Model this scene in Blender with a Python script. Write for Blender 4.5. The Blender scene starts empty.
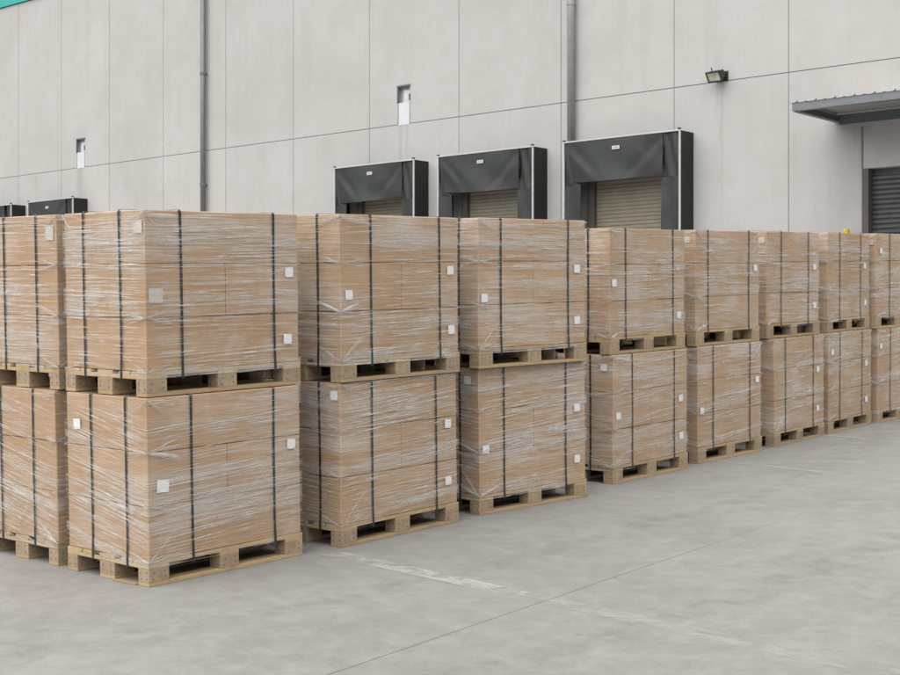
import bpy, bmesh, math, random
from math import sin, cos, pi, radians
from mathutils import Matrix, Vector

scene = bpy.context.scene
C = scene.collection
HC = 1.433                       # camera height above the ground at the nearest stack
P_SLOPE, Q_SLOPE = 0.04126, 0.02514

# ------------------------------------------------------------------ materials
def mat(name):
    m = bpy.data.materials.new(name); m.use_nodes = True
    nt = m.node_tree; nt.nodes.clear()
    out = nt.nodes.new('ShaderNodeOutputMaterial')
    return m, nt, out

class N:
    def __init__(s, nt): s.nt = nt
    def __call__(s, kind, ins=None, **props):
        n = s.nt.nodes.new(kind)
        for k, v in props.items(): setattr(n, k, v)
        for k, v in (ins or {}).items():
            if isinstance(v, bpy.types.NodeSocket): s.nt.links.new(v, n.inputs[k])
            else: n.inputs[k].default_value = v
        return n
    def link(s, a, b): s.nt.links.new(a, b)
    def math(s, op, a, b=None, c=None, clamp=False):
        n = s.nt.nodes.new('ShaderNodeMath'); n.operation = op; n.use_clamp = clamp
        for i, v in enumerate((a, b, c)):
            if v is None: continue
            if isinstance(v, bpy.types.NodeSocket): s.nt.links.new(v, n.inputs[i])
            else: n.inputs[i].default_value = v
        return n.outputs[0]
    def mix(s, f, a, b, blend='MIX'):
        n = s.nt.nodes.new('ShaderNodeMix'); n.data_type = 'RGBA'; n.blend_type = blend
        for i, v in ((0, f), (6, a), (7, b)):
            if isinstance(v, bpy.types.NodeSocket): s.nt.links.new(v, n.inputs[i])
            else: n.inputs[i].default_value = v if i == 0 else (*v[:3], 1)
        return n.outputs[2]
    def ramp(s, f, stops):
        n = s.nt.nodes.new('ShaderNodeMapRange'); n.clamp = True
        s.nt.links.new(f, n.inputs[0])
        for i, v in enumerate(stops): n.inputs[1 + i].default_value = v
        return n.outputs[0]
    def noise(s, vec, scale, detail=4, rough=.55, dist=0.0):
        n = s.nt.nodes.new('ShaderNodeTexNoise')
        s.nt.links.new(vec, n.inputs['Vector'])
        n.inputs['Scale'].default_value = scale; n.inputs['Detail'].default_value = detail
        n.inputs['Roughness'].default_value = rough; n.inputs['Distortion'].default_value = dist
        return n.outputs[0]
    def scaled(s, vec, sc, off=None):
        n = s.nt.nodes.new('ShaderNodeVectorMath'); n.operation = 'MULTIPLY'
        s.nt.links.new(vec, n.inputs[0]); n.inputs[1].default_value = sc
        o = n.outputs[0]
        if off is not None:
            a = s.nt.nodes.new('ShaderNodeVectorMath'); a.operation = 'ADD'
            s.nt.links.new(o, a.inputs[0]); s.nt.links.new(off, a.inputs[1]); o = a.outputs[0]
        return o
    def bump(s, h, strength, dist=.01, normal=None):
        n = s.nt.nodes.new('ShaderNodeBump'); n.inputs['Strength'].default_value = strength
        n.inputs['Distance'].default_value = dist; s.nt.links.new(h, n.inputs['Height'])
        if normal: s.nt.links.new(normal, n.inputs['Normal'])
        return n.outputs[0]

def objvec(n, spread=37.0):
    """object coordinates plus a random shift for every object"""
    tc = n('ShaderNodeTexCoord'); oi = n('ShaderNodeObjectInfo')
    r = n('ShaderNodeCombineXYZ', {0: n.math('MULTIPLY', oi.outputs['Random'], spread),
                                   1: n.math('MULTIPLY', oi.outputs['Random'], spread * 1.7),
                                   2: n.math('MULTIPLY', oi.outputs['Random'], spread * .6)})
    a = n('ShaderNodeVectorMath', {0: tc.outputs['Object'], 1: r.outputs[0]}, operation='ADD')
    return a.outputs[0], oi.outputs['Random']

def plain(name, col, rough=.6, metal=0.0, var=.12, scale=8.0, bump=0.0, spec=.5):
    m, nt, out = mat(name); n = N(nt)
    v, rnd = objvec(n)
    f = n.noise(v, scale, 5, .6)
    lo = [c * (1 - var) for c in col]; hi = [c * (1 + var) for c in col]
    c = n.mix(n.ramp(f, (.3, .7, 0, 1)), lo, hi)
    b = n('ShaderNodeBsdfPrincipled', {'Base Color': c, 'Roughness': rough, 'Metallic': metal, 'Specular IOR Level': spec})
    if bump: n.link(n.bump(f, bump, .01), b.inputs['Normal'])
    n.link(b.outputs[0], out.inputs[0]); return m

def m_concrete_wall():
    m, nt, out = mat('precast_concrete'); n = N(nt)
    g = n('ShaderNodeNewGeometry'); pos = g.outputs['Position']
    oi = n('ShaderNodeObjectInfo'); rnd = oi.outputs['Random']
    big = n.noise(pos, .45, 5, .6, .6)
    mid = n.noise(pos, 2.6, 6, .65, .4)
    fine = n.noise(pos, 22, 4, .6)
    streak = n.noise(n.scaled(pos, (3.2, 1, .16)), 1.0, 5, .6)
    c = n.mix(n.ramp(big, (.3, .7, 0, 1)), (.462, .458, .447), (.522, .520, .512))
    c = n.mix(n.math('MULTIPLY', n.ramp(mid, (.5, .78, 0, 1)), .42), c, (.40, .39, .365))
    c = n.mix(n.math('MULTIPLY', n.ramp(streak, (.52, .8, 0, 1)), .34), c, (.36, .352, .335))
    c = n.mix(n.math('MULTIPLY', n.ramp(fine, (.35, .75, 0, 1)), .12), c, (.56, .555, .54))
    # panel to panel shade
    c = n.mix(n.ramp(rnd, (0, 1, 0, .14)), c, (.36, .365, .37))
    # run-off stains under the two drains and the flood light
    sx = n('ShaderNodeSeparateXYZ', {0: pos})
    X, Z = sx.outputs[0], sx.outputs[2]
    wob = n.math('MULTIPLY', n.math('SUBTRACT', mid, .5), .16)
    tot = None
    for x0, w, z0, zl, s in ((-24.24, .10, 6.78, 2.4, .34), (-24.02, .07, 6.78, 2.2, .26), (-37.95, .30, 6.78, 2.3, .30), (-40.4, .35, 6.7, 1.6, .2),
                             (-15.12, .05, 6.7, 3.5, .34), (-26.9, .5, 6.7, 1.2, .12), (-29.4, .25, 6.72, 1.1, .12), (-13.5, .2, 5.6, 2.6, .22), (-12.2, .5, 5.6, 1.6, .25)):
        dx = n.math('DIVIDE', n.math('ABSOLUTE', n.math('SUBTRACT', n.math('ADD', X, wob), x0)), w)
        a = n.math('SUBTRACT', 1, dx, clamp=True)
        zz = n.math('DIVIDE', n.math('SUBTRACT', z0, Z), zl)
        below = n.math('MULTIPLY', n.ramp(zz, (0, .03, 0, 1)), n.math('SUBTRACT', 1, zz, clamp=True))
        k = n.math('MULTIPLY', n.math('MULTIPLY', a, below), s)
        tot = k if tot is None else n.math('ADD', tot, k)
    tot = n.math('MULTIPLY', tot, n.ramp(n.noise(n.scaled(pos, (9, 1, .5)), 1, 4), (.3, .65, .35, 1.2)), clamp=True)
    c = n.mix(tot, c, (.20, .19, .17))
    # pin holes
    vo = n('ShaderNodeTexVoronoi', {'Vector': pos, 'Scale': 1.7})
    pin = n.ramp(vo.outputs['Distance'], (.018, .03, .5, 0))
    c = n.mix(pin, c, (.2, .19, .18))
    b = n('ShaderNodeBsdfPrincipled', {'Base Color': c, 'Roughness': .85, 'Specular IOR Level': .25})
    n.link(n.bump(n.math('ADD', n.math('MULTIPLY', mid, .5), n.math('MULTIPLY', fine, .3)), .25, .006), b.inputs['Normal'])
    n.link(b.outputs[0], out.inputs[0]); return m

def m_ground():
    m, nt, out = mat('yard_concrete'); n = N(nt)
    tc = n('ShaderNodeTexCoord'); p = tc.outputs['Object']
    big = n.noise(p, .22, 5, .55, .8)
    mid = n.noise(n.scaled(p, (1.0, .8, 1)), 1.1, 7, .62, .9)
    sm = n.noise(p, 5.5, 7, .65, .4)
    fine = n.noise(p, 60, 4, .7)
    grit = n.noise(n.scaled(p, (1, .7, 1)), 15, 8, .74, .3)
    c = n.mix(n.ramp(big, (.34, .66, 0, 1)), (.218, .211, .199), (.266, .260, .248))
    c = n.mix(n.math('MULTIPLY', n.ramp(mid, (.46, .70, 0, 1)), .75), c, (.183, .177, .167))
    c = n.mix(n.math('MULTIPLY', n.ramp(sm, (.5, .72, 0, 1)), .55), c, (.169, .163, .153))
    c = n.mix(n.math('MULTIPLY', n.ramp(sm, (.5, .28, 0, 1)), .45), c, (.31, .305, .293))
    c = n.mix(n.math('MULTIPLY', n.ramp(fine, (.35, .7, 0, 1)), .30), c, (.33, .323, .31))
    c = n.mix(n.math('MULTIPLY', n.ramp(grit, (.52, .72, 0, 1)), .42), c, (.15, .143, .132))
    c = n.mix(n.math('MULTIPLY', n.ramp(grit, (.42, .26, 0, 1)), .35), c, (.31, .303, .29))
    s = n('ShaderNodeSeparateXYZ', {0: p}); x, y = s.outputs[0], s.outputs[1]
    # sweeping tyre and scuff marks
    w1 = n.math('ADD', x, n.math('MULTIPLY', n.math('POWER', n.math('SUBTRACT', y, 3.0), 2.0), .022))
    w1 = n.math('ADD', w1, n.math('MULTIPLY', n.math('SUBTRACT', mid, .5), .35))
    for x0, wd, st in ((2.75, .16, .20), (4.35, .18, .16), (1.15, .14, .16), (6.4, .2, .16)):
        d = n.math('DIVIDE', n.math('ABSOLUTE', n.math('SUBTRACT', w1, x0)), wd)
        f = n.math('MULTIPLY', n.ramp(d, (.55, 1, 1, 0)), n.ramp(sm, (.36, .62, 0, 1)))
        c = n.mix(n.math('MULTIPLY', f, st), c, (.11, .106, .10))
    sc = n.noise(n.scaled(p, (1.1, 9.0, 1)), 1.6, 6, .7, 1.2)
    c = n.mix(n.math('MULTIPLY', n.ramp(sc, (.62, .76, 0, 1)), .34), c, (.11, .105, .098))
    # oil / gum spots
    vo = n('ShaderNodeTexVoronoi', {'Vector': n.scaled(p, (1, 1, 1)), 'Scale': 1.15})
    dd = n.math('ADD', vo.outputs['Distance'], n.math('MULTIPLY', n.math('SUBTRACT', sm, .5), .1))
    c = n.mix(n.math('MULTIPLY', n.ramp(dd, (.012, .035, 1, 0)), .7), c, (.10, .096, .09))
    ring = n.math('ABSOLUTE', n.math('SUBTRACT', dd, .115))
    c = n.mix(n.math('MULTIPLY', n.math('MULTIPLY', n.ramp(ring, (.0, .035, 1, 0)), n.ramp(big, (.5, .6, 0, 1))), .35), c, (.125, .12, .112))
    # saw-cut joints of the slabs
    wob = n.math('MULTIPLY', n.math('SUBTRACT', n.noise(p, 3.0, 3), .5), .02)
    line = n.math('ABSOLUTE', n.math('ADD', n.math('SUBTRACT', n.math('ADD', x, n.math('MULTIPLY', y, .060)), 2.025), wob))
    jt = n.math('MULTIPLY', n.ramp(line, (.002, .0065, .7, 0)), n.ramp(y, (1.8, 4.5, 1, .3)))
    keep = n.ramp(n.noise(p, .8, 3), (.30, .42, .25, 1))
    c = n.mix(n.math('MULTIPLY', jt, keep), c, (.06, .057, .053))
    y2 = n.math('ABSOLUTE', n.math('ADD', n.math('SUBTRACT', n.math('PINGPONG', n.math('ADD', y, 3.4), 6.0), .0), wob))
    c = n.mix(n.math('MULTIPLY', n.ramp(y2, (.003, .009, .5, 0)), keep), c, (.09, .086, .08))
    b = n('ShaderNodeBsdfPrincipled', {'Base Color': c, 'Roughness': n.ramp(mid, (.3, .7, .62, .82)), 'Specular IOR Level': .3})
    h = n.math('ADD', n.math('MULTIPLY', sm, .5), n.math('MULTIPLY', fine, .35))
    h = n.math('SUBTRACT', h, n.math('MULTIPLY', jt, .8))
    n.link(n.bump(h, .22, .006), b.inputs['Normal'])
    n.link(b.outputs[0], out.inputs[0]); return m

def m_paint(name, thr, strength):
    m, nt, out = mat(name); n = N(nt)
    tc = n('ShaderNodeTexCoord'); p = tc.outputs['Object']
    a = n.noise(n.scaled(p, (1, 1.5, 1)), 2.7, 7, .62, .7); f = n.noise(p, 28, 5, .7)
    k = n.math('ADD', a, n.math('MULTIPLY', n.math('SUBTRACT', f, .5), .35))
    k = n.math('MULTIPLY', n.ramp(k, (thr, thr + .10, 0, 1)), strength)
    b = n('ShaderNodeBsdfPrincipled', {'Base Color': (.62, .61, .58, 1), 'Roughness': .7})
    t = n('ShaderNodeBsdfTransparent')
    mx = n('ShaderNodeMixShader', {0: k, 1: t.outputs[0], 2: b.outputs[0]})
    n.link(mx.outputs[0], out.inputs[0]); return m

def m_carton():
    m, nt, out = mat('wrapped_cardboard'); n = N(nt)
    v, rnd = objvec(n)
    pos = n('ShaderNodeNewGeometry').outputs['Position']
    f1 = n.noise(v, 3.0, 5, .6); f2 = n.noise(n.scaled(v, (1, 1, 6)), 9.0, 5, .6)
    fl = n.noise(n.scaled(v, (60, 60, 4)), 4.0, 3, .6)
    c = n.mix(n.ramp(f1, (.3, .7, 0, 1)), (.405, .249, .132), (.48, .308, .172))
    c = n.mix(n.math('MULTIPLY', n.ramp(f2, (.45, .75, 0, 1)), .3), c, (.32, .20, .108))
    c = n.mix(n.math('MULTIPLY', fl, .12), c, (.45, .31, .195))
    c = n.mix(n.ramp(rnd, (0, 1, 0, .35)), c, (.40, .262, .15))
    # film stretched round the board: milky where many turns overlap, clear where few do, creased along the pull
    area = n.noise(pos, 1.7, 4, .55, .6)
    band = n.noise(n.scaled(pos, (.8, .8, 6.5)), 1.3, 6, .62, .5)
    fine = n.noise(n.scaled(pos, (1.3, 1.3, 46)), 1.5, 6, .68, .45)
    hair = n.noise(n.scaled(pos, (1.8, 1.8, 120)), 1.4, 4, .65, .3)
    k = n.math('ADD', n.math('MULTIPLY', n.ramp(band, (.44, .64, 0, 1)), .52), n.math('MULTIPLY', n.ramp(fine, (.46, .66, 0, 1)), .48))
    k = n.math('ADD', k, n.math('MULTIPLY', n.ramp(hair, (.52, .70, 0, 1)), .30))
    k = n.math('MULTIPLY', k, n.ramp(area, (.40, .60, .10, 1.0)), clamp=True)
    dark = n.math('MULTIPLY', n.ramp(fine, (.40, .30, 0, 1)), n.ramp(area, (.4, .6, .1, .5)))
    c = n.mix(n.math('MULTIPLY', dark, .45), c, (.20, .125, .07))
    h = n.math('ADD', fine, n.math('MULTIPLY', hair, .5))
    b = n('ShaderNodeBsdfPrincipled', {'Base Color': c, 'Roughness': .62, 'Specular IOR Level': .35,
                                       'Coat Weight': .8, 'Coat Roughness': .16, 'Coat IOR': 1.55})
    n.link(n.bump(h, 1.0, .03), b.inputs['Coat Normal'])
    n.link(n.bump(n.math('ADD', f1, n.math('MULTIPLY', fine, .2)), .25, .01), b.inputs['Normal'])
    fm = n('ShaderNodeBsdfPrincipled', {'Base Color': (.76, .745, .725, 1), 'Roughness': .3, 'Specular IOR Level': .5})
    n.link(n.bump(h, .8, .02), fm.inputs['Normal'])
    mx = n('ShaderNodeMixShader', {0: n.math('MULTIPLY', k, .66), 1: b.outputs[0], 2: fm.outputs[0]})
    n.link(mx.outputs[0], out.inputs[0]); return m

def m_film(name, lo, hi, sc=(1, 1, 1)):
    m, nt, out = mat(name); n = N(nt)
    v, rnd = objvec(n)
    a = n.noise(n.scaled(v, sc), 5.0, 6, .65, .5)
    k = n.ramp(a, (.32, .68, lo, hi))
    b = n('ShaderNodeBsdfPrincipled', {'Base Color': (.87, .845, .81, 1), 'Roughness': .3, 'Specular IOR Level': .5})
    t = n('ShaderNodeBsdfTransparent')
    mx = n('ShaderNodeMixShader', {0: k, 1: t.outputs[0], 2: b.outputs[0]})
    n.link(mx.outputs[0], out.inputs[0]); return m

def m_wood(name, a, b_, scl=(1, 1, 1), knots=True):
    m, nt, out = mat(name); n = N(nt)
    v, rnd = objvec(n)
    g = n.noise(n.scaled(v, scl), 7.0, 6, .6, .8)
    d = n.noise(v, 6.0, 6, .7, .3)
    c = n.mix(n.ramp(g, (.3, .7, 0, 1)), a, b_)
    c = n.mix(n.math('MULTIPLY', n.ramp(d, (.48, .72, 0, 1)), .55), c, [x * .48 for x in a])
    c = n.mix(n.ramp(rnd, (0, 1, 0, .45)), c, (.25, .20, .15))
    b = n('ShaderNodeBsdfPrincipled', {'Base Color': c, 'Roughness': .75, 'Specular IOR Level': .25})
    n.link(n.bump(g, .4, .004), b.inputs['Normal'])
    n.link(b.outputs[0], out.inputs[0]); return m

M = {}
M['wall'] = m_concrete_wall()
M['ground'] = m_ground()
M['carton'] = m_carton()
M['crease'] = m_film('film_crease', .02, .70, (1.1, 1.1, 2))
M['veil'] = m_film('film_veil', .0, .38, (.9, .9, 26))
M['board'] = m_wood('pallet_board', (.48, .335, .175), (.57, .42, .24), (1, 14, 14))
M['block'] = m_wood('pallet_block', (.36, .265, .175), (.48, .37, .255), (3, 3, 3))
M['nail'] = plain('rusty_nail', (.10, .07, .05), .7)
M['strap'] = plain('strap_band', (.030, .036, .042), .38, var=.3, scale=30)
M['label'] = plain('label_paper', (.76, .77, .79), .6, var=.03)
M['label_dim'] = plain('label_under_film', (.58, .535, .48), .45, var=.06)
M['print'] = plain('label_print', (.2, .2, .21), .6)
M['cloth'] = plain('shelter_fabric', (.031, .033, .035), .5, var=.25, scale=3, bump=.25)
M['cloth_shaded'] = plain('shelter_fabric_shaded', (.009, .0095, .0105), .6, var=.3, scale=3)  # same fabric made blacker: shadow on sides and top put into the colour
M['trim'] = plain('white_trim', (.54, .55, .55), .45, var=.1)
M['door'] = plain('beige_shutter', (.25, .228, .178), .5, var=.1, scale=4)
M['post'] = plain('door_post', (.10, .097, .09), .55)
M['shutter'] = plain('grey_shutter', (.098, .102, .107), .45, metal=.3, var=.12, scale=5)
M['steel'] = plain('painted_steel', (.195, .208, .224), .45, metal=.2, var=.1)
M['steel_dark'] = plain('painted_steel_dark', (.13, .14, .155), .5, metal=.2)
M['sheet'] = plain('roof_sheet', (.52, .52, .50), .45, metal=.3)
M['pipe_dark'] = plain('pipe_dark', (.155, .158, .162), .45, metal=.2, var=.15)
M['pipe_light'] = plain('pipe_light', (.35, .353, .357), .45, metal=.2, var=.12)
M['sealant'] = plain('joint_sealant', (.20, .20, .197), .8)
M['teal'] = plain('teal_cladding', (.035, .40, .37), .45, var=.05)
M['flash'] = plain('white_flashing', (.64, .66, .685), .5, var=.06)
M['black'] = plain('black_metal', (.022, .022, .024), .45)
M['yellow'] = plain('yellow_paint', (.72, .50, .02), .5, var=.12)
M['roof'] = plain('grey_roof', (.3, .3, .3), .8)
def m_lens():
    m, nt, out = mat('lamp_glass'); n = N(nt)
    v, rnd = objvec(n); f = n.noise(v, 6, 3)
    c = n.mix(n.ramp(f, (.35, .65, 0, 1)), (.30, .32, .22), (.72, .72, .66))
    b = n('ShaderNodeBsdfPrincipled', {'Base Color': c, 'Roughness': .12, 'Coat Weight': .6, 'Coat Roughness': .05})
    n.link(b.outputs[0], out.inputs[0]); return m
M['lens'] = m_lens()

# ------------------------------------------------------------------ mesh helpers
class MB:
    def __init__(s): s.v = []; s.f = []; s.mi = []
    def add(s, verts, faces, mi=0):
        o = len(s.v); s.v += verts
        for f in faces: s.f.append([i + o for i in f]); s.mi.append(mi)
    def box(s, x0, x1, y0, y1, z0, z1, mi=0, ch=0.0):
        if ch <= 0:
            v = [(x, y, z) for z in (z0, z1) for y in (y0, y1) for x in (x0, x1)]
            s.add(v, [(0, 2, 3, 1), (4, 5, 7, 6), (0, 1, 5, 4), (2, 6, 7, 3), (0, 4, 6, 2), (1, 3, 7, 5)], mi); return
        bm = bmesh.new(); bmesh.ops.create_cube(bm, size=1)
        for v in bm.verts: v.co = Vector(((x0 + x1) / 2 + v.co.x * (x1 - x0), (y0 + y1) / 2 + v.co.y * (y1 - y0), (z0 + z1) / 2 + v.co.z * (z1 - z0)))
        bmesh.ops.bevel(bm, geom=bm.edges[:], offset=ch, segments=2, affect='EDGES', profile=.6)
        s.frombm(bm, mi)
    def frombm(s, bm, mi=0):
        bm.verts.ensure_lookup_table(); bm.verts.index_update()
        s.add([tuple(v.co) for v in bm.verts], [[v.index for v in f.verts] for f in bm.faces], mi); bm.free()
    def cyl(s, p0, p1, r, seg=14, mi=0, r1=None):
        p0, p1 = Vector(p0), Vector(p1); d = (p1 - p0).normalized()
        a = d.orthogonal().normalized(); b = d.cross(a); r1 = r if r1 is None else r1
        v = []
        for p, rr in ((p0, r), (p1, r1)):
            for i in range(seg):
                t = 2 * pi * i / seg; v.append(tuple(p + a * cos(t) * rr + b * sin(t) * rr))
        f = [(i, (i + 1) % seg, seg + (i + 1) % seg, seg + i) for i in range(seg)] + [tuple(range(seg))[::-1], tuple(range(seg, 2 * seg))]
        s.add(v, f, mi)
    def prism_y(s, poly, y0, y1, mi=0):
        """outline in x,z (counter-clockwise seen from -y) extruded along y"""
        k = len(poly)
        v = [(x, y0, z) for x, z in poly] + [(x, y1, z) for x, z in poly]
        f = [tuple(range(k)), tuple(range(2 * k - 1, k - 1, -1))] + [(i, k + i, k + (i + 1) % k, (i + 1) % k) for i in range(k)]
        s.add(v, f, mi)
    def prism_x(s, poly, x0, x1, mi=0):
        k = len(poly)
        v = [(x0, y, z) for y, z in poly] + [(x1, y, z) for y, z in poly]
        f = [tuple(range(k))[::-1], tuple(range(k, 2 * k))] + [(i, (i + 1) % k, k + (i + 1) % k, k + i) for i in range(k)]
        s.add(v, f, mi)
    def mesh(s, name, mats, smooth=False):
        me = bpy.data.meshes.new(name); me.from_pydata(s.v, [], s.f)
        for m in (mats if isinstance(mats, (list, tuple)) else [mats]): me.materials.append(m)
        me.polygons.foreach_set('material_index', s.mi)
        if smooth: me.polygons.foreach_set('use_smooth', [True] * len(s.f))
        me.update(); return me
    def build(s, name, mats, parent=None, smooth=False):
        return link(name, s.mesh(name, mats, smooth), parent)

def link(name, me, parent=None, loc=None):
    o = bpy.data.objects.new(name, me); C.objects.link(o)
    if parent: o.parent = parent
    if loc: o.location = loc
    return o
def empty(name, mw=None):
    o = bpy.data.objects.new(name, None); o.empty_display_size = .2; C.objects.link(o)
    if mw is not None: o.matrix_world = mw
    return o
def tag(o, label, cat, group=None):
    o['label'] = label; o['category'] = cat
    if group: o['group'] = group
    return o
def structure(o): o['kind'] = 'structure'; return o

# ------------------------------------------------------------------ ground frame (the yard rises gently towards the wall)
Rv = Vector((0, cos(math.atan(P_SLOPE)), sin(math.atan(P_SLOPE))))
Lv = Vector((-0.99968458, -0.00103588, 0.02509337)).normalized()
Nv = Rv.cross(Lv).normalized()
Xv = -Lv
ORIG = Vector((-6.64066, 5.02238, 0.0))
G = Matrix(((Xv.x, Rv.x, Nv.x, ORIG.x), (Xv.y, Rv.y, Nv.y, ORIG.y), (Xv.z, Rv.z, Nv.z, ORIG.z), (0, 0, 0, 1)))
def gz(X, Y): return P_SLOPE * (Y - ORIG.y) - Q_SLOPE * (X - ORIG.x)

g = MB(); S_ = 220
g.add([(-S_, -S_, 0), (S_, -S_, 0), (S_, S_, 0), (-S_, S_, 0)], [(0, 1, 2, 3)])
go = structure(g.build('ground', M['ground'])); go.matrix_world = G

def strip(name, pts, w, m):
    mb = MB(); v = []
    for (x, y) in pts: v += [(x, y - w / 2, .004), (x, y + w / 2, .004)]
    mb.add(v, [(2 * i, 2 * i + 2, 2 * i + 3, 2 * i + 1) for i in range(len(pts) - 1)])
    o = structure(mb.build(name, m)); o.matrix_world = G; return o
pa = m_paint('worn_paint', .455, .40); pb = m_paint('very_worn_paint', .46, .17); pc = m_paint('thin_paint', .42, .26)
strip('painted_line', [(-.3, 1.36), (.6, 1.285), (1.88, 1.175)], .15, pa)
strip('painted_line', [(1.9, 1.173), (3.0, 1.08), (5.5, .90)], .15, pb)
strip('painted_line', [(-.35, 6.66), (.9, 6.56)], .085, pc)
strip('painted_line', [(-.35, 9.12), (1.6, 8.86)], .10, pc)

scr = MB(); scr.add([(-.315, -.035, .002), (-.115, -.02, .002), (-.112, .34, .002), (-.318, .30, .002), (-.315, -.035, .006), (-.115, -.02, .007), (-.112, .34, .006), (-.318, .30, .006)],
                    [(3, 2, 1, 0), (4, 5, 6, 7), (0, 1, 5, 4), (1, 2, 6, 5), (2, 3, 7, 6), (3, 0, 4, 7)])
so_ = scr.build('cardboard_scrap', plain('scrap_card', (.36, .26, .165), .75)); so_.matrix_world = G
tag(so_, 'flat tan cardboard scrap on the ground under the nearest pallet', 'cardboard')

# ------------------------------------------------------------------ warehouse
W = 26.0
wh = empty('warehouse', Matrix.Translation((0, W, 0)))
tag(wh, 'long pale grey concrete panel warehouse standing behind the pallet stacks', 'building')
JX = [-58, -55.2, -52.4, -49.6, -46.8, -44.0, -41.46, -38.99, -36.44, -33.78, -30.96, -28.17, -25.33, -22.32, -19.26, -16.27, -13.59, -10.55, -7.6, -4.6, -1.6, 1.4, 4.4]
ZJ = 6.76; GAP = .008; TH = .24
def notch_panel(x0, x1, z0, z1, notch=None):
    """notch = (xa, xb, zt) cut out of the lower edge"""
    mb = MB()
    if notch is None: poly = [(x0, z0), (x1, z0), (x1, z1), (x0, z1)]
    else:
        xa, xb, zt = notch
        poly = [(x0, z0), (xa, z0), (xa, zt), (xb, zt), (xb, z0), (x1, z0), (x1, z1), (x0, z1)]
    mb.prism_y(poly, 0, TH); return mb
recess = {11: None}
for i in range(len(JX) - 1):
    x0, x1 = JX[i] + GAP, JX[i + 1] - GAP
    nt_ = None
    if x0 < -24.1 < x1: nt_ = (-24.335, -23.925, 7.70)
    if x0 < -37.9 < x1: nt_ = (-38.15, -37.72, 7.64)
    notch_panel(x0, x1, ZJ + GAP, 12.43, nt_).build('wall_panel', M['wall'], wh)
    if x1 > -12 and x0 < -8.0: continue
    notch_panel(x0, x1, -1.6, ZJ - GAP).build('wall_panel', M['wall'], wh) if not (x0 > -13.6 and x0 < -13.4) else None
# panel with the doorway notch under the canopy
notch_panel(-13.59 + GAP, -7.6 - GAP, -1.6, ZJ - GAP, (-12.02, -7.95, 4.70)).build('wall_panel', M['wall'], wh)
mb = MB(); mb.box(-58, 4.4, TH * .4, TH * .9, 4.8, 12.4)
back = MB(); back.box(-58, 4.4, .26, 34, -1.6, 13.3); back.build('building_body', M['sealant'], wh)
for x in JX[1:-1]:
    s = MB(); s.box(x - GAP + .001, x + GAP - .001, .016, .2, -1.5 if not -12 < x < -8 else ZJ, 12.42); s.build('joint_sealant', M['sealant'], wh)
s = MB(); s.box(-58, 4.4, .017, .21, ZJ - GAP + .001, ZJ + GAP - .001); s.build('joint_sealant', M['sealant'], wh)
t = MB(); t.box(-58, 4.4, -.05, .3, 12.45, 13.6); t.build('fascia_band', M['teal'], wh)
s = MB(); s.box(-12.045, -12.0, -.003, .02, 4.705, 5.52); s.build('joint_sealant', M['sealant'], wh)

def drain(xa, xb, zt):
    d = MB(); d.box(xa + .002, xb - .002, .12, .14, ZJ + .012, zt - .002)
    o = d.build('drain_recess', M['flash'], wh)
    f = MB(); f.box(xa + .03, xb - .015, -.006, .004, ZJ - .02, zt - .40)
    f.box(xa + .15, xb - .05, .06, .07, zt - .40, zt - .09)
    f.build('drain_flashing', M['flash'], o)
    h = MB(); h.box(xa - .02, xb + .02, -.02, .015, zt - .005, zt + .035)
    h.box(xa - .015, xa + .03, -.018, .015, zt - .40, zt - .006); h.box(xb - .028, xb + .012, -.018, .015, zt - .36, zt - .2)
    h.build('drain_frame', M['steel_dark'], o)
drain(-24.335, -23.925, 7.70); drain(-38.15, -37.72, 7.64)

def roller(name, x0, x1, z0, z1, y, pitch, depth, m, parent):
    mb = MB(); n_ = int((z1 - z0) / pitch); prof = []
    for i in range(n_):
        z = z0 + i * pitch
        prof += [(y, z), (y - depth, z + pitch * .28), (y - depth, z + pitch * .72)]
    prof.append((y, z0 + n_ * pitch)); prof += [(y + .03, z0 + n_ * pitch), (y + .03, z0)]
    v = []; k = len(prof)
    for x in (x0, x1): v += [(x, a, b) for a, b in prof]
    mb.add(v, [(i, (i + 1) % k, k + (i + 1) % k, k + i) for i in range(k)])
    return mb.build(name, m, parent)
# dock doors behind the shelters
for (dl, dr) in ((-18.24, -16.36), (-21.93, -20.22), (-25.45, -23.84), (-39.5, -38.1), (-42.7, -41.4)):
    d = roller('dock_door', dl, dr, 1.5, 5.2, -.035, .085, .018, M['door'], wh)
    for a, b, z0, z1 in ((dl - .19, dl, 1.3, 5.3), (dr, dr + .19, 1.3, 5.3), (dl, dr, 5.205, 5.34)):
        f = MB(); f.box(a, b, -.16 if z0 < 2 else -.15, -.002, z0, z1); f.build('door_jamb' if z0 < 2 else 'door_head', M['post'], d)
# grey roller shutter under the canopy
d = roller('roller_shutter', -11.88, -8.05, .2, 4.66, .16, .095, .026, M['shutter'], wh)
for a, b in ((-12.018, -11.885), (-8.045, -7.952)):
    f = MB(); f.box(a, b, -.03, .235, .3, 4.695); f.build('door_jamb', M['post'], d)

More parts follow.
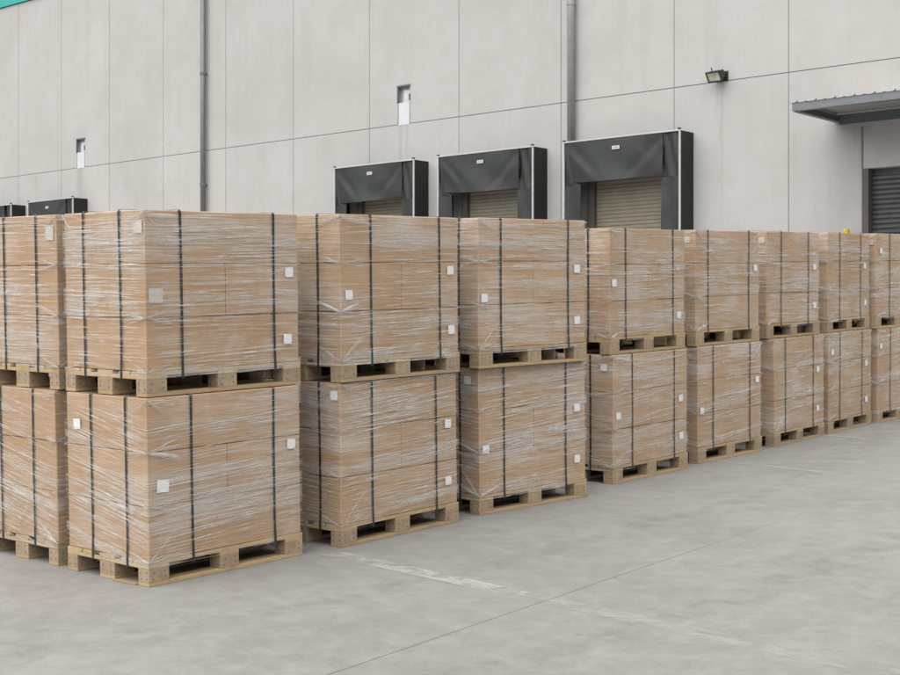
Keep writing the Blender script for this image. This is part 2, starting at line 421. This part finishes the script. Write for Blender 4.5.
# ------------------------------------------------------------------ dock shelters
def cloth_grid(x0, x1, z0, z1, y, nx, nz, fn):
    v = []
    for j in range(nz + 1):
        for i in range(nx + 1):
            a, b = i / nx, j / nz
            dx, dy, dz = fn(a, b)
            v.append((x0 + (x1 - x0) * a + dx, y + dy, z0 + (z1 - z0) * b + dz))
    f = [(j * (nx + 1) + i, j * (nx + 1) + i + 1, (j + 1) * (nx + 1) + i + 1, (j + 1) * (nx + 1) + i) for j in range(nz) for i in range(nx)]
    return v, f
def thick(name, v, f, m, parent, t=.008):
    mb = MB(); mb.add(v, f); o = mb.build(name, m, parent, True)
    s = o.modifiers.new('thickness', 'SOLIDIFY'); s.thickness = t; s.offset = 0; s.use_rim = False
    return o
def shelter(xl, xr, label, seed):
    rnd = random.Random(seed)
    zt = 5.755; fy = -.54; w = xr - xl; zb = gz((xl + xr) / 2, W) + .9
    r = empty('dock_shelter', Matrix.Translation(((xl + xr) / 2, W, zb)))
    tag(r, label, 'dock shelter', 'black dock shelters on the warehouse wall')
    xl, xr = -w / 2, w / 2; zt -= zb; z0 = 0; zh = 4.86 - zb
    for sgn, x in ((-1, xl), (1, xr)):
        s = MB(); a, b = sorted((x, x - sgn * .03))
        s.box(a, b, fy + .03, -.004, z0, zt - .03); s.build('side_panel', M['cloth_shaded'], r)
        for k in range(5):
            pass
    s = MB(); s.box(xl, xr, fy + .03, -.004, zt - .028, zt); s.build('top_panel', M['cloth_shaded'], r)
    for x in (xl, xr):
        e = MB(); a, b = (x - .006, x + .027) if x < 0 else (x - .027, x + .006)
        e.box(a, b, fy - .01, fy + .028, z0, zt - .02, ch=.004)
        e.build('edge_trim', M['trim'], r)
    e = MB(); e.box(xl - .008, xr + .008, fy - .012, fy + .028, zt - .014, zt + .018, ch=.004); e.build('edge_trim', M['trim'], r)
    c = MB()
    for x in (xl - .01, xr - .05): c.box(x, x + .06, fy - .02, fy + .03, zt + .024, zt + .05)
    c.build('corner_cap', M['black'], r)
    # corner flaps of the head, hanging a little behind the curtain
    ph = rnd.random() * 6
    for a0, a1 in ((0.012, .17), (.865, .988)):
        v, f = cloth_grid(xl + w * a0, xl + w * a1, zh - .05, zt - .02, fy + .035, 8, 8, lambda a, b: (0, .022 * sin(9 * a + 5 * b + ph) + .012 * sin(17 * a - 9 * b), 0))
        thick('corner_flap', v, f, M['cloth'], r)
    # head curtain, draped
    amp = rnd.uniform(.9, 1.25)
    def drape(a, b):
        sag = (1 - b)
        x = (a - .5) * 2
        y = -.035 - .05 * sag * (1 - x * x) + .045 * sag * abs(x) ** 3
        y += .016 * amp * sin(9 * a + 5.5 * b + ph) * sag + .02 * amp * math.exp(-((abs(x) - (.25 + .75 * b)) / .12) ** 2) * (b * (1 - b) * 4)
        y -= .014 * amp * math.exp(-((abs(x) - (.5 + .6 * b)) / .08) ** 2) * (b * (1 - b) * 4)
        return (w * .03 * (1 - b) * (1 if a < .5 else -.4) * abs(x), y, .035 * x * x * (1 - b) - .02 * (1 - b) * sin(3 * a + ph))
    v, f = cloth_grid(xl + w * .05, xl + w * .872, zh - .02, zt - .03, fy - .01, 34, 18, drape)
    hc = thick('head_curtain', v, f, M['cloth'], r)
    lb = MB(); lb.box(xl + w * .45, xl + w * .515, fy - .082, fy - .077, zt - .27, zt - .195)
    lb.box(xl + w * .46, xl + w * .505, fy - .0835, fy - .0825, zt - .238, zt - .226, 1)
    lb.build('maker_plate', [M['trim'], M['print']], hc)
    # side curtains
    for a0, a1 in ((.012, .155), (.845, .988)):
        v, f = cloth_grid(xl + w * a0, xl + w * a1, z0, zh - .055, fy + .025, 6, 14, lambda a, b: (0, .02 * sin(5 * a + 6 * b + ph), 0))
        thick('side_curtain', v, f, M['cloth'], r)
    return r
shelter(-18.80, -15.79, 'black dock shelter nearest the flood light, just right of the pale downpipe', 1)
shelter(-22.53, -19.65, 'black dock shelter just left of the pale downpipe, in the middle of three', 2)
shelter(-26.06, -23.30, 'black dock shelter below the large white drain recess, showing least of three', 3)
shelter(-40.05, -37.57, 'black dock shelter whose head alone shows above the stack at the left', 4)
shelter(-43.5, -41.03, 'black dock shelter cut off by the left edge of the photo', 5)

# ------------------------------------------------------------------ downpipes, flood light, canopy, bollard
def downpipe(x, z0, m, label, ys=-.13, r_=.1):
    b = empty('downpipe', Matrix.Translation((x, W, z0)))
    tag(b, label, 'downpipe', 'downpipes on the warehouse wall')
    mb = MB(); mb.cyl((0, ys, 0), (0, ys, 12.44 - z0), r_, 20); o = mb.build('pipe', m, b, False)
    for p in o.data.polygons: p.use_smooth = len(p.vertices) == 4
    for z in (5.75, 8.9, 11.3):
        k = MB(); k.cyl((0, ys, z - z0), (0, ys, z - z0 + .07), r_ + .012, 20); k.box(-.03, .03, ys + .02, -.003, z - z0 + .01, z - z0 + .06)
        k.build('pipe_bracket', m, b)
    return b
downpipe(-31.80, gz(-31.8, W), M['pipe_dark'], 'dark grey downpipe on the wall above the nearest stack', r_=.075)
downpipe(-18.89, 5.80, M['pipe_light'], 'pale grey downpipe ending above the dock shelter nearest the flood light', r_=.085)

fl = empty('flood_light', Matrix.Translation((-15.16, W, 6.86)))
tag(fl, 'black flood light with a pale glass on the wall between dock and canopy', 'flood light')
R_ = Matrix.Rotation(radians(-3), 4, 'Z') @ Matrix.Rotation(radians(33), 4, 'X')
def tf(mb, mtx): mb.v = [tuple(mtx @ Vector(p)) for p in mb.v]; return mb
T_ = Matrix.Translation((.03, -.22, .0)) @ R_ @ Matrix.Scale(.72, 4)
h = MB(); poly = [(-.10, -.155), (.14, -.09), (.14, .09), (-.10, .155)]
h.prism_x([(y, z) for y, z in poly], -.22, .22); tf(h, T_).build('housing', M['black'], fl)
h = MB(); h.box(-.235, .235, -.13, -.101, .128, .165, ch=.004); h.box(-.235, .235, -.13, -.101, -.165, -.128, ch=.004); h.box(-.235, -.2, -.13, -.101, -.127, .127); h.box(.2, .235, -.13, -.101, -.127, .127)
tf(h, T_).build('lamp_frame', M['black'], fl)
h = MB(); h.box(-.2, .2, -.114, -.104, -.127, .127); tf(h, T_).build('lamp_glass', M['lens'], fl)
h = MB(); h.box(.03, .12, -.20, -.004, -.09, .09, ch=.006); h.cyl((-.06, -.22, .10), (-.07, -.23, .17), .012, 8); h.box(-.08, .2, -.02, -.003, -.1, .1); h.build('bracket', M['black'], fl)

ca = empty('entrance_canopy', Matrix.Translation((-12.567, W, 5.6)))
tag(ca, 'flat blue grey steel canopy over the grey roller shutter', 'canopy')
D_ = -1.82; Lc = 5.4
b = MB(); b.box(0, Lc, D_, D_ + .012, .07, .205); b.box(0, Lc, D_ + .0125, D_ + .09, .19, .205); b.box(0, Lc, D_ - .02, D_ + .1, .056, .069); b.build('front_beam', M['steel'], ca)
b = MB(); b.box(-.02, .10, D_ + .1005, -.004, .05, .17); b.build('end_beam', M['steel_dark'], ca)
b = MB(); b.box(Lc - .1, Lc + .02, D_ + .1005, -.004, .05, .17); b.build('end_beam', M['steel_dark'], ca)
b = MB(); b.box(.1005, Lc - .1005, -.09, -.005, -.005, .165); b.build('back_beam', M['steel_dark'], ca)
sh = MB(); pts = []; x = -.05; k = 0
while x < Lc + .05:
    pts += [(x, .209), (x + .10, .209), (x + .125, .219), (x + .165, .219)]; x += .19
v = [(a, D_ - .015, z) for a, z in pts] + [(a, -.006, z) for a, z in pts]; kk = len(pts)
sh.add(v, [(i, i + 1, kk + i + 1, kk + i) for i in range(kk - 1)])
so = sh.build('roof_sheet', M['sheet'], ca); md = so.modifiers.new('thickness', 'SOLIDIFY'); md.thickness = .004
bo = MB(); x = .1
while x < Lc: bo.cyl((x - .005, D_ + .02, .220), (x - .005, D_ + .02, .242), .013, 8); x += .38
bo.build('roof_bolt', M['black'], ca)

bl = MB(); zb = gz(-12.23, W - .35)
bl.cyl((0, 0, 0), (0, 0, 3.49 - zb), .07, 20); bl.cyl((0, 0, 3.49 - zb), (0, 0, 3.52 - zb), .07, 20, 0, .05)
bo = bl.build('bollard', M['yellow']); bo.location = (-12.19, W - .35, zb)
tag(bo, 'tall yellow post beside the grey roller shutter, only its tip showing', 'post')

# ------------------------------------------------------------------ pallet loads
HX, HY = .4, .6                       # half width (to the camera left), half length (along the row)
def block_mesh(lx, ly, name):
    mb = MB(); mb.box(-lx / 2, lx / 2, -ly / 2, ly / 2, .0225, .0995, 0, .003)
    rnd = random.Random(int(lx * 1000 + ly * 77))
    for sx in (-1, 1):
        for (a, b) in ((-.3, .043), (.28, .045), (-.27, .077), (.3, .08)):
            y = a * ly + rnd.uniform(-.006, .006); z = b + rnd.uniform(-.004, .004)
            mb.cyl((sx * (lx / 2 - .004), y, z), (sx * (lx / 2 + .0015), y, z), .0043, 6, 1)
            x = a * lx + rnd.uniform(-.006, .006)
            mb.cyl((x, sx * (ly / 2 - .004), z), (x, sx * (ly / 2 + .0015), z), .0043, 6, 1)
    return mb.mesh(name, [M['block'], M['nail']])
BLK = {}
for lx in (.1, .145):
    BLK[lx] = block_mesh(lx, .145, 'block')
def bottom_mesh(w):
    mb = MB(); mb.box(-w / 2, w / 2, -HY, HY, 0.0, .0222, 0, .002); return mb.mesh('bottom_board', M['board'])
BOT = {w: bottom_mesh(w) for w in (.1, .145)}
pd = MB()
for y in (-HY + .0725, 0, HY - .0725): pd.box(-HX, HX, y - .0725, y + .0725, .0997, .1215, 0, .002)
for x, w in ((-HX + .0725, .145), (-.19, .1), (0, .145), (.19, .1), (HX - .0725, .145)): pd.box(x - w / 2, x + w / 2, -HY, HY, .1217, .1435, 0, .002)
DECK = pd.mesh('wooden_pallet', M['board'])

def carton_mesh(w, d, h, seed):
    """cardboard box w x d x h, base at z=0, rounded edges and slightly bulging faces"""
    rnd = random.Random(seed); e = .0055; n = 5
    ts = [-1, None] + [-.75 + 1.5 * i / (n - 1) for i in range(n)] + [None, 1]
    def axis(L): return [-1, -1 + 2 * e / L] + [-.72 + 1.44 * i / (n - 1) for i in range(n)] + [1 - 2 * e / L, 1]
    ax = (axis(w), axis(d), axis(h)); dim = (w / 2, d / 2, h / 2)
    bul = [[rnd.uniform(-.0005, .0045) for _ in range(2)] for _ in range(3)]
    idx = {}; V = []; F = []; k = len(ax[0])
    def vert(i, j, l):
        key = (i, j, l)
        if key in idx: return idx[key]
        q = [ax[0][i], ax[1][j], ax[2][l]]; p = [q[a] * dim[a] for a in range(3)]
        ext = [abs(abs(q[a]) - 1) < 1e-9 for a in range(3)]
        if sum(ext) >= 2:
            for a in range(3):
                if ext[a]: p[a] -= math.copysign(e * (.32 if sum(ext) == 2 else .45), p[a])
        else:
            for a in range(3):
                if ext[a]:
                    o = [b for b in range(3) if b != a]
                    m_ = (1 - q[o[0]] ** 2) * (1 - q[o[1]] ** 2)
                    s = 0 if q[a] < 0 else 1
                    p[a] += math.copysign(bul[a][s] * m_ if a != 2 else 0, p[a])
        idx[key] = len(V); V.append((p[0], p[1], p[2] + h / 2)); return idx[key]
    R = range(k - 1)
    for a in R:
        for b in R:
            F += [[vert(0, a, b), vert(0, a, b + 1), vert(0, a + 1, b + 1), vert(0, a + 1, b)],
                  [vert(k - 1, a, b), vert(k - 1, a + 1, b), vert(k - 1, a + 1, b + 1), vert(k - 1, a, b + 1)],
                  [vert(a, 0, b), vert(a + 1, 0, b), vert(a + 1, 0, b + 1), vert(a, 0, b + 1)],
                  [vert(a, k - 1, b), vert(a, k - 1, b + 1), vert(a + 1, k - 1, b + 1), vert(a + 1, k - 1, b)],
                  [vert(a, b, 0), vert(a, b + 1, 0), vert(a + 1, b + 1, 0), vert(a + 1, b, 0)],
                  [vert(a, b, k - 1), vert(a + 1, b, k - 1), vert(a + 1, b + 1, k - 1), vert(a, b + 1, k - 1)]]
    me = bpy.data.meshes.new('carton'); me.from_pydata(V, [], F); me.materials.append(M['carton']); me.update(); return me

PER = 2 * (2 * HX + 2 * HY)
CORN = [0, 2 * HX, 2 * HX + 2 * HY, 4 * HX + 2 * HY, PER]
def per(u, o, bx, by):
    """point at distance u round the load, o metres outside the cartons; u starts at the hidden end of the short visible face"""
    u %= PER
    if abs(u) < 1e-6 or abs(u - PER) < 1e-6: return (-bx - o, -by - o)
    if abs(u - CORN[1]) < 1e-6: return (bx + o, -by - o)
    if abs(u - CORN[2]) < 1e-6: return (bx + o, by + o)
    if abs(u - CORN[3]) < 1e-6: return (-bx - o, by + o)
    if u < CORN[1]: return (-bx + 2 * bx * u / (2 * HX), -by - o)
    if u < CORN[2]: return (bx + o, -by + 2 * by * (u - CORN[1]) / (2 * HY))
    if u < CORN[3]: return (bx - 2 * bx * (u - CORN[2]) / (2 * HX), by + o)
    return (-bx - o, by - 2 * by * (u - CORN[3]) / (2 * HY))
def samples(u0, u1, step):
    us = [u0]; k = max(2, int((u1 - u0) / step))
    us += [u0 + (u1 - u0) * i / k for i in range(1, k)] + [u1]
    for c in CORN + [PER + c for c in CORN[1:]]:
        if u0 < c < u1 and all(abs(c - x) > 1e-6 for x in us): us.append(c)
    return sorted(us)

def film(seed, H, sl, sr, n_thin, parent, bx, by, wmin=.0022, layers=None, fans=3):
    rnd = random.Random(seed); mb = MB(); zlo, zhi = .108, H - .004
    bands = [(rnd.uniform(zlo, zhi), rnd.uniform(.02, .06)) for _ in range(6)]
    def slope(u):
        u %= PER
        return sl if u < CORN[1] else (sr if u < CORN[2] else (sl if u < CORN[3] else sr))
    def ribbon(u0, L, z, w, ridge, off, mi, ds=0.0, wig=.004, step=.05, taper=True):
        us = samples(u0, u0 + L, step); p1, p2 = rnd.random() * 6, rnd.random() * 6; f1, f2 = rnd.uniform(3, 8), rnd.uniform(9, 19)
        v = []; zz = z; last = u0
        for u in us:
            zz += (u - last) * (slope((u + last) / 2) + ds); last = u
            t = (u - u0) / L; ww = w * (min(1, 6 * min(t, 1 - t) + .12) if taper else 1) * (1 + .3 * sin(f2 * u + p2))
            zc = zz + wig * sin(f1 * u + p1) + wig * .5 * sin(f2 * u + p2)
            zc = min(max(zc, zlo + w / 2), zhi - w / 2)
            if mi == 0: ww *= .25 + .75 * min(1, min(abs((u % PER) - c) for c in CORN) / .12)
            for s_, o in ((-1, 0), (0, ridge), (1, 0)):
                x, y = per(u, off + o, bx, by); v.append((x, y, zc + s_ * ww / 2))
        k = len(us)
        mb.add(v, [(3 * i + a, 3 * i + 3 + a, 3 * i + 4 + a, 3 * i + 1 + a) for i in range(k - 1) for a in (0, 1)], mi)
    for i in range(n_thin):
        z = rnd.gauss(*rnd.choice(bands)) if rnd.random() < .5 else rnd.uniform(zlo, zhi)
        z = min(max(z, zlo), zhi)
        L = min(1.6, rnd.expovariate(1 / .38) + .06); w = wmin * rnd.choice((.45, .6, .7, .8, 1, 1.3, 2.2))
        # two thirds of the creases on the two open faces, the rest on the hidden ones
        u0 = rnd.uniform(-.3, 2.0) if rnd.random() < .72 else rnd.uniform(2.0, PER - .3)
        ribbon(u0 % PER, L, z, w, w * rnd.uniform(.15, .4), .0035 + rnd.random() * .0025, 0, rnd.gauss(0, .02), rnd.uniform(.001, .004), .06 if L > .3 else .03)
    for i in range(9):          # milky double-layer bands
        z = rnd.choice(bands)[0] if i < 5 else rnd.uniform(zlo + .1, zhi)
        ribbon(rnd.uniform(0, PER), rnd.uniform(.5, 1.9), z, rnd.uniform(.03, .10), .0006, .0031 + i * .00003, 1, rnd.gauss(0, .02), .008, .08)
    # creases that fan out from the pulled corners
    lv = layers or []
    spots = []
    for c in (CORN[1], CORN[1], CORN[2], CORN[0]):
        for z in lv + [zhi - .01, zlo + .03]:
            if rnd.random() < .42 or (c == CORN[1] and rnd.random() < .35): spots.append((c, z))
    for (c, z) in spots[:fans * 5]:
        for side in (-1, 1):
            m_ = rnd.randint(3, 8); spread = rnd.uniform(.25, .75)
            up = 1 if z < .2 else (-1 if z > zhi - .1 else 0)
            for q in range(m_):
                ang = (rnd.uniform(-.5, .5) + .5 * up) * spread * 1.2
                L = rnd.uniform(.06, .24); k = 6; v = []
                w0 = rnd.uniform(.0018, .0045)
                for s_ in range(k + 1):
                    t = s_ / k; u = c + side * L * t
                    if abs(u) < 1e-9: u = 0
                    zc = min(max(z + math.tan(ang) * L * t + .003 * sin(9 * t + q), zlo), zhi)
                    ww = w0 * (1.3 - t) * (.4 + min(1, 3 * t))
                    o0 = .0045 + q * .0002
                    for a, o in ((-1, 0), (0, .0025), (1, 0)):
                        x, y = per(u, o0 + o, bx, by); v.append((x, y, zc + a * ww / 2))
                fs = [(3 * i + a, 3 * i + 3 + a, 3 * i + 4 + a, 3 * i + 1 + a) for i in range(k) for a in (0, 1)]
                if side < 0: fs = [f[::-1] for f in fs]
                mb.add(v, fs, 0)
        if rnd.random() < .4 and c == CORN[1]:   # a gathered white tongue of film
            side = rnd.choice((-1, 1)); L = rnd.uniform(.14, .3); up = 1 if z < .5 else rnd.choice((-.6, .6)); v = []; k = 8
            for s_ in range(k + 1):
                t = s_ / k; u = c + side * L * t
                zc = min(max(z + up * .30 * L * t, zlo + .02), zhi - .03); ww = .008 + .05 * t * (1.15 - t)
                for a, o in ((-1, 0), (0, .007 * sin(3.1 * t)), (1, .001)):
                    x, y = per(u, .006 + o, bx, by); v.append((x, y, zc + a * ww / 2))
            mb.add(v, [(3 * i + a, 3 * i + 3 + a, 3 * i + 4 + a, 3 * i + 1 + a) for i in range(k) for a in (0, 1)], 1 if rnd.random() < .5 else 0)
    return mb.build('stretch_film', [M['crease'], M['veil']], parent, True)

def strap_mesh(axis, pos, H, bx, by, bow):
    """axis 'x': band running over the long faces at y=pos; 'y': over the short faces at x=pos"""
    mb = MB(); w = .0085; b = (bx if axis == 'x' else by); o = .0042; t = .0012
    lim = (HX if axis == 'x' else HY)
    path = [(lim - .05, .0965), (lim + .0035, .0965), (lim + .0045, .125)]
    k = 10
    for i in range(1, k): path.append((b + o, .14 + (H - .146) * i / k))
    path += [(b + o, H - .006), (b + o - .008, H + .0035 + (.003 if axis == 'y' else 0))]
    path = [(-a, z) for a, z in path] ; path = path + [(-a, z) for a, z in path[::-1]]
    v = []
    for i, (a, z) in enumerate(path):
        s = bow * sin(pi * min(1, max(0, z / H)))
        p, q = path[max(0, i - 1)], path[min(len(path) - 1, i + 1)]
        dx, dz = q[0] - p[0], q[1] - p[1]; l = math.hypot(dx, dz) or 1; nx, nz = -dz / l, dx / l
        for oo in (0, t):
            for sw in (-w, w):
                P = (a + nx * oo, pos + sw + s, z + nz * oo)
                v.append(P if axis == 'x' else (P[1], P[0], P[2]))
    n_ = len(path); f = []
    for i in range(n_ - 1):
        A, B = 4 * i, 4 * i + 4
        f += [(A, A + 1, B + 1, B), (A + 2, B + 2, B + 3, A + 3), (A, B, B + 2, A + 2), (A + 1, A + 3, B + 3, B + 1)]
    mb.add(v, f); return mb

def label_obj(face, a, z, bx, by, parent, rnd, w=.068, h=.062, off=.0085):
    mb = MB(); mb.box(-w / 2, w / 2, -.0006, .0006, -h / 2, h / 2)
    for (x, y) in ((-.4, -.38), (.4, -.36), (.38, .38)):
        mb.box(x * w - .0025, x * w + .0025, -.0011, -.0007, y * h - .0025, y * h + .0025, 1)
    o = mb.build('shipping_label', [M['label' if off > .006 else 'label_dim'], M['print']], parent)
    rot = rnd.uniform(-.06, .06)
    if face == 'L':    # short face, y = -by
        o.matrix_local = Matrix.Translation((HX - a, -by - off, z)) @ Matrix.Rotation(rot, 4, 'Y')
    else:
        o.matrix_local = Matrix.Translation((bx + off, -HY + a, z)) @ Matrix.Rotation(pi / 2, 4, 'Z') @ Matrix.Rotation(rot, 4, 'Y')
    return o

def load(along, across, yaw, base, H, lab, sx, sy, labels, seed, n_thin, wmin, slopes, lean=(0, 0), sc_y=1.0):
    rnd = random.Random(seed)
    Mx = G @ Matrix.Translation((-across, along, base)) @ Matrix.Rotation(-yaw, 4, 'Z') @ Matrix.Translation((-HX, HY, 0))
    r = empty('wrapped_pallet_load', Mx)
    tag(r, lab, 'pallet load', 'strapped carton loads on wooden pallets')
    pal = link('wooden_pallet', DECK, r)
    for x, w in ((-HX + .05, .1), (0, .145), (HX - .05, .1)):
        link('bottom_board', BOT[w], pal, (x, 0, 0))
        for y in (-HY + .0725, 0, HY - .0725): link('block', BLK[w], pal, (x, y, 0))
    bx, by = HX - .006, HY - .006
    z0 = .1445; lh = (H - z0) / 3; layers = []
    for l in range(3):
        jx, jy = rnd.uniform(-.003, .003), rnd.uniform(-.003, .003)
        if l == 1:
            for s in (-1, 1):
                o = link('carton', carton_mesh(2 * bx - .002, by - .0025, lh - .0015, seed * 10 + l + s), r, (jx + rnd.uniform(-.001, .001), s * by / 2 + jy * .5, z0 + l * lh))
        else:
            o = link('carton', carton_mesh(2 * bx - .002, 2 * by - .002, lh - .0015, seed * 10 + l), r, (jx, jy, z0 + l * lh))
        o.rotation_euler.z = rnd.uniform(-.002, .002)
        if l: layers.append(z0 + l * lh)
    film(seed + 50, H, slopes[0], slopes[1], n_thin, r, bx + .003, by + .003, wmin, layers)
    for p in sy: strap_mesh('x', -HY + p, H, bx + .003, by + .003, rnd.uniform(-.006, .006)).build('strap', M['strap'], r)
    for p in sx: strap_mesh('y', HX - p, H, bx + .003, by + .003, rnd.uniform(-.006, .006)).build('strap', M['strap'], r)
    for it in labels: label_obj(it[0], it[1], it[2], bx, by, r, rnd, *(it[3:]))
    return r

# along row, across, yaw, height of lower unit, height of stack for each stack; measured features per unit
ST = [
 # (lower pos), (upper pos), hA, H
 ((-.012, -.001, -.0017), (.020, .030, -.0017), 1.0868, 2.1643),
 ((1.503, -.0346, -.0202), (1.509, -.0429, -.0144), 1.0773, 2.1738),
 ((2.9955, .0398, .0922), (2.9491, -.0044, .0864), 1.0834, 2.1828),
 ((4.8452, .1245, -.0094), (4.8424, .1537, -.0072), 1.0846, 2.1439),
 ((6.356, .219, .0003), (6.3507, .2382, -.0045), 1.0831, 2.1551),
 ((7.8956, .2643, -.0415), (7.8665, .3348, -.0206), 1.0867, 2.1697),
 ((9.2579, .3476, -.046), (9.2964, .3794, -.0563), 1.0929, 2.1784),
 ((10.5889, .3909, 0), (10.5599, .4012, 0), 1.0894, 2.1852),
 ((.0019, .9255, 0), (.0303, .919, 0), 1.0868, 2.1643),
]
FEAT = {  # (stack, level): straps on short face, straps on long face, labels
 (0, 1): ((.589, .237), (.257, .985), [('L', .063, .978, .085, .075, .005), ('R', 1.111, .71), ('R', 1.091, .291), ('R', .078, .581, .1, .085, .004)]),
 (0, 0): ((.537, .198), (.323, .97), [('L', .674, .899), ('R', .109, .572, .085, .074), ('R', 1.112, .719)]),
 (1, 1): ((.58, .209), (.289, .985), [('R', .078, .569), ('R', 1.102, .723), ('R', 1.108, .305)]),
 (1, 0): ((.58, .194), (.301, .955), [('R', 1.085, .718), ('R', 1.085, .312), ('L', .053, .993)]),
 (2, 1): ((.58, .2), (.235, .985), [('R', 1.085, .72), ('R', 1.085, .321), ('R', .06, .512)]),
 (2, 0): ((.58, .2), (.262, .955), [('R', 1.085, .718), ('R', 1.085, .314), ('R', .069, .481), ('L', .115, .99)]),
 (3, 1): ((.58, .22), (.24, .99), [('R', .067, .599), ('R', 1.09, .301), ('R', 1.08, .72, .05, .05, .004)]),
 (3, 0): ((.58, .231), (.289, .966), [('R', 1.074, .646), ('R', 1.083, .31), ('R', .078, .568), ('L', .092, .977)]),
 (4, 1): ((.58, .2), (.215, .984), [('R', 1.111, .716), ('L', .099, .979, .066, .06, .005)]),
 (4, 0): ((.58, .2), (.266, .962), [('R', 1.099, .715), ('R', .069, .485), ('L', .097, .99, .07, .06, .004)]),
 (5, 1): ((.58, .2), (.309, .924), [('R', 1.07, .717), ('R', 1.074, .313), ('L', .062, .988, .066, .06, .005)]),
 (5, 0): ((.58, .2), (.246, .911), [('R', 1.03, .724), ('R', 1.03, .31)]),
 (6, 1): ((.58, .2), (.323, .922), [('R', 1.039, .717), ('R', 1.058, .302)]),
 (6, 0): ((.58, .2), (.3, .918), [('R', .099, .88), ('R', 1.035, .709), ('R', 1.041, .298)]),
 (7, 1): ((.58, .2), (.364, .95), [('L', .072, .99, .066, .06, .005), ('R', .123, .892)]),
 (7, 0): ((.58, .2), (.348, .95), [('R', .087, .886)]),
 (8, 1): ((.582, .22), (.25, .95), [('L', .074, .964, .085, .09, .004)]),
 (8, 0): ((.608, .241), (.25, .95), []),
}
LAB = {
 (0, 1): 'upper load of the nearest full stack, faint labels beside its front corner',
 (0, 0): 'lower load of the nearest full stack, slanting film and a large label by its corner',
 (1, 1): 'upper load in the second full stack from the left, three white labels on one face',
 (1, 0): 'lower load in the second full stack, white label high on its shaded side face',
 (2, 1): 'upper load in the third full stack, last of the taller tops in the row',
 (2, 0): 'lower load in the third full stack, pallet turned slightly out of the row',
 (3, 1): 'upper load in the fourth full stack, first lower top below the beige dock door',
 (3, 0): 'lower load in the fourth full stack, standing in the wide gap after the third',
 (4, 1): 'upper load in the fifth full stack, small label high on its narrow side face',
 (4, 0): 'lower load in the fifth full stack, its pallet just left of a thin painted line',
 (5, 1): 'upper load in the sixth full stack from the left, fourth from the right end',
 (5, 0): 'lower load in the sixth full stack, its two labels close to the right edge',
 (6, 1): 'upper load in the seventh full stack, right below the tip of the yellow post',
 (6, 0): 'lower load in the seventh full stack, three labels, last whole one on the ground',
 (7, 1): 'upper load cut off by the right edge, below the grey roller shutter',
 (7, 0): 'lower load cut off by the right edge, standing on the ground',
 (8, 1): 'upper load cut off by the left edge, crumpled label near its top right corner',
 (8, 0): 'lower load cut off by the left edge, no label on its wrapped face',
}
LOADS = {}
for s, (lo, up, hA, H) in enumerate(ST):
    nt_, wm = (1500, .0021) if s in (0, 8) else ((1200, .0024) if s < 3 else ((800, .0028) if s < 5 else (560, .0034)))
    for lev in (0, 1):
        pos = up if lev else lo
        sx, sy, lb = FEAT[(s, lev)]
        sl = (-.20, .055) if (lev == 0 and s in (0, 8)) else ((-.10, .06) if lev == 0 else (-.012, .012))
        h = hA if lev == 0 else H - hA
        LOADS[(s, lev)] = load(pos[0], pos[1], pos[2], hA + .002 if lev else .001, h - .002, LAB[(s, lev)], sx, sy, lb, 11 + s * 7 + lev * 3, nt_, wm, sl)

# unseen back row, added to darken the gaps: copies of load and parts
def copy_tree(o, parent=None):
    c = o.copy(); C.objects.link(c)
    if parent: c.parent = parent
    for ch in list(o.children): copy_tree(ch, c)
    return c
for i, al in enumerate((1.5, 2.98, 4.85, 6.35, 7.9)):
    for lev in (0, 1):
        o = copy_tree(LOADS[(6, lev)])
        o.matrix_world = G @ Matrix.Translation((-.96 - .03 * i - .4, al + .6, (1.0849 if lev else .001)))
        o['label'] = ('upper' if lev else 'lower') + ' load in the back row, hidden behind the ' + ('second', 'third', 'fourth', 'fifth', 'sixth')[i] + ' full stack from the left'

# ------------------------------------------------------------------ camera, light, view
cam = bpy.data.cameras.new('camera'); co = bpy.data.objects.new('camera', cam); C.objects.link(co)
co.location = (0, 0, HC); co.rotation_euler = (pi / 2, 0, .71565)
cam.sensor_width = 36; cam.lens = 1420.36 / 900 * 36; cam.clip_end = 1000
scene.camera = co

SUN_AZ, SUN_EL = radians(176), radians(67)      # compass bearing from +Y, clockwise
w = bpy.data.worlds.new('World'); scene.world = w; w.use_nodes = True
nt = w.node_tree; nt.nodes.clear(); n = N(nt)
sky = n('ShaderNodeTexSky'); sky.sky_type = 'NISHITA'; sky.sun_disc = False
sky.sun_elevation = SUN_EL; sky.sun_rotation = SUN_AZ; sky.dust_density = 6.0; sky.air_density = 1.5
hs = n('ShaderNodeHueSaturation', {'Saturation': .16, 'Color': sky.outputs[0]})   # cloud cover: nearly neutral sky
bg = n('ShaderNodeBackground', {'Color': hs.outputs[0], 'Strength': .06})
ow = n('ShaderNodeOutputWorld'); n.link(bg.outputs[0], ow.inputs[0])
sl = bpy.data.lights.new('sun', 'SUN'); sl.energy = 1.5; sl.angle = radians(122); sl.color = (1, .97, .93)
so = bpy.data.objects.new('sun', sl); C.objects.link(so)
dirv = Vector((sin(SUN_AZ) * cos(SUN_EL), cos(SUN_AZ) * cos(SUN_EL), sin(SUN_EL)))
so.rotation_euler = dirv.to_track_quat('Z', 'Y').to_euler(); so.location = (0, -10, 30)

scene.view_settings.view_transform = 'Standard'; scene.view_settings.look = 'None'
scene.view_settings.gamma = 1; scene.view_settings.use_curve_mapping = False
scene.view_settings.exposure = 1.15
scene.cycles.max_bounces = 8; scene.cycles.diffuse_bounces = 1; scene.cycles.transparent_max_bounces = 24
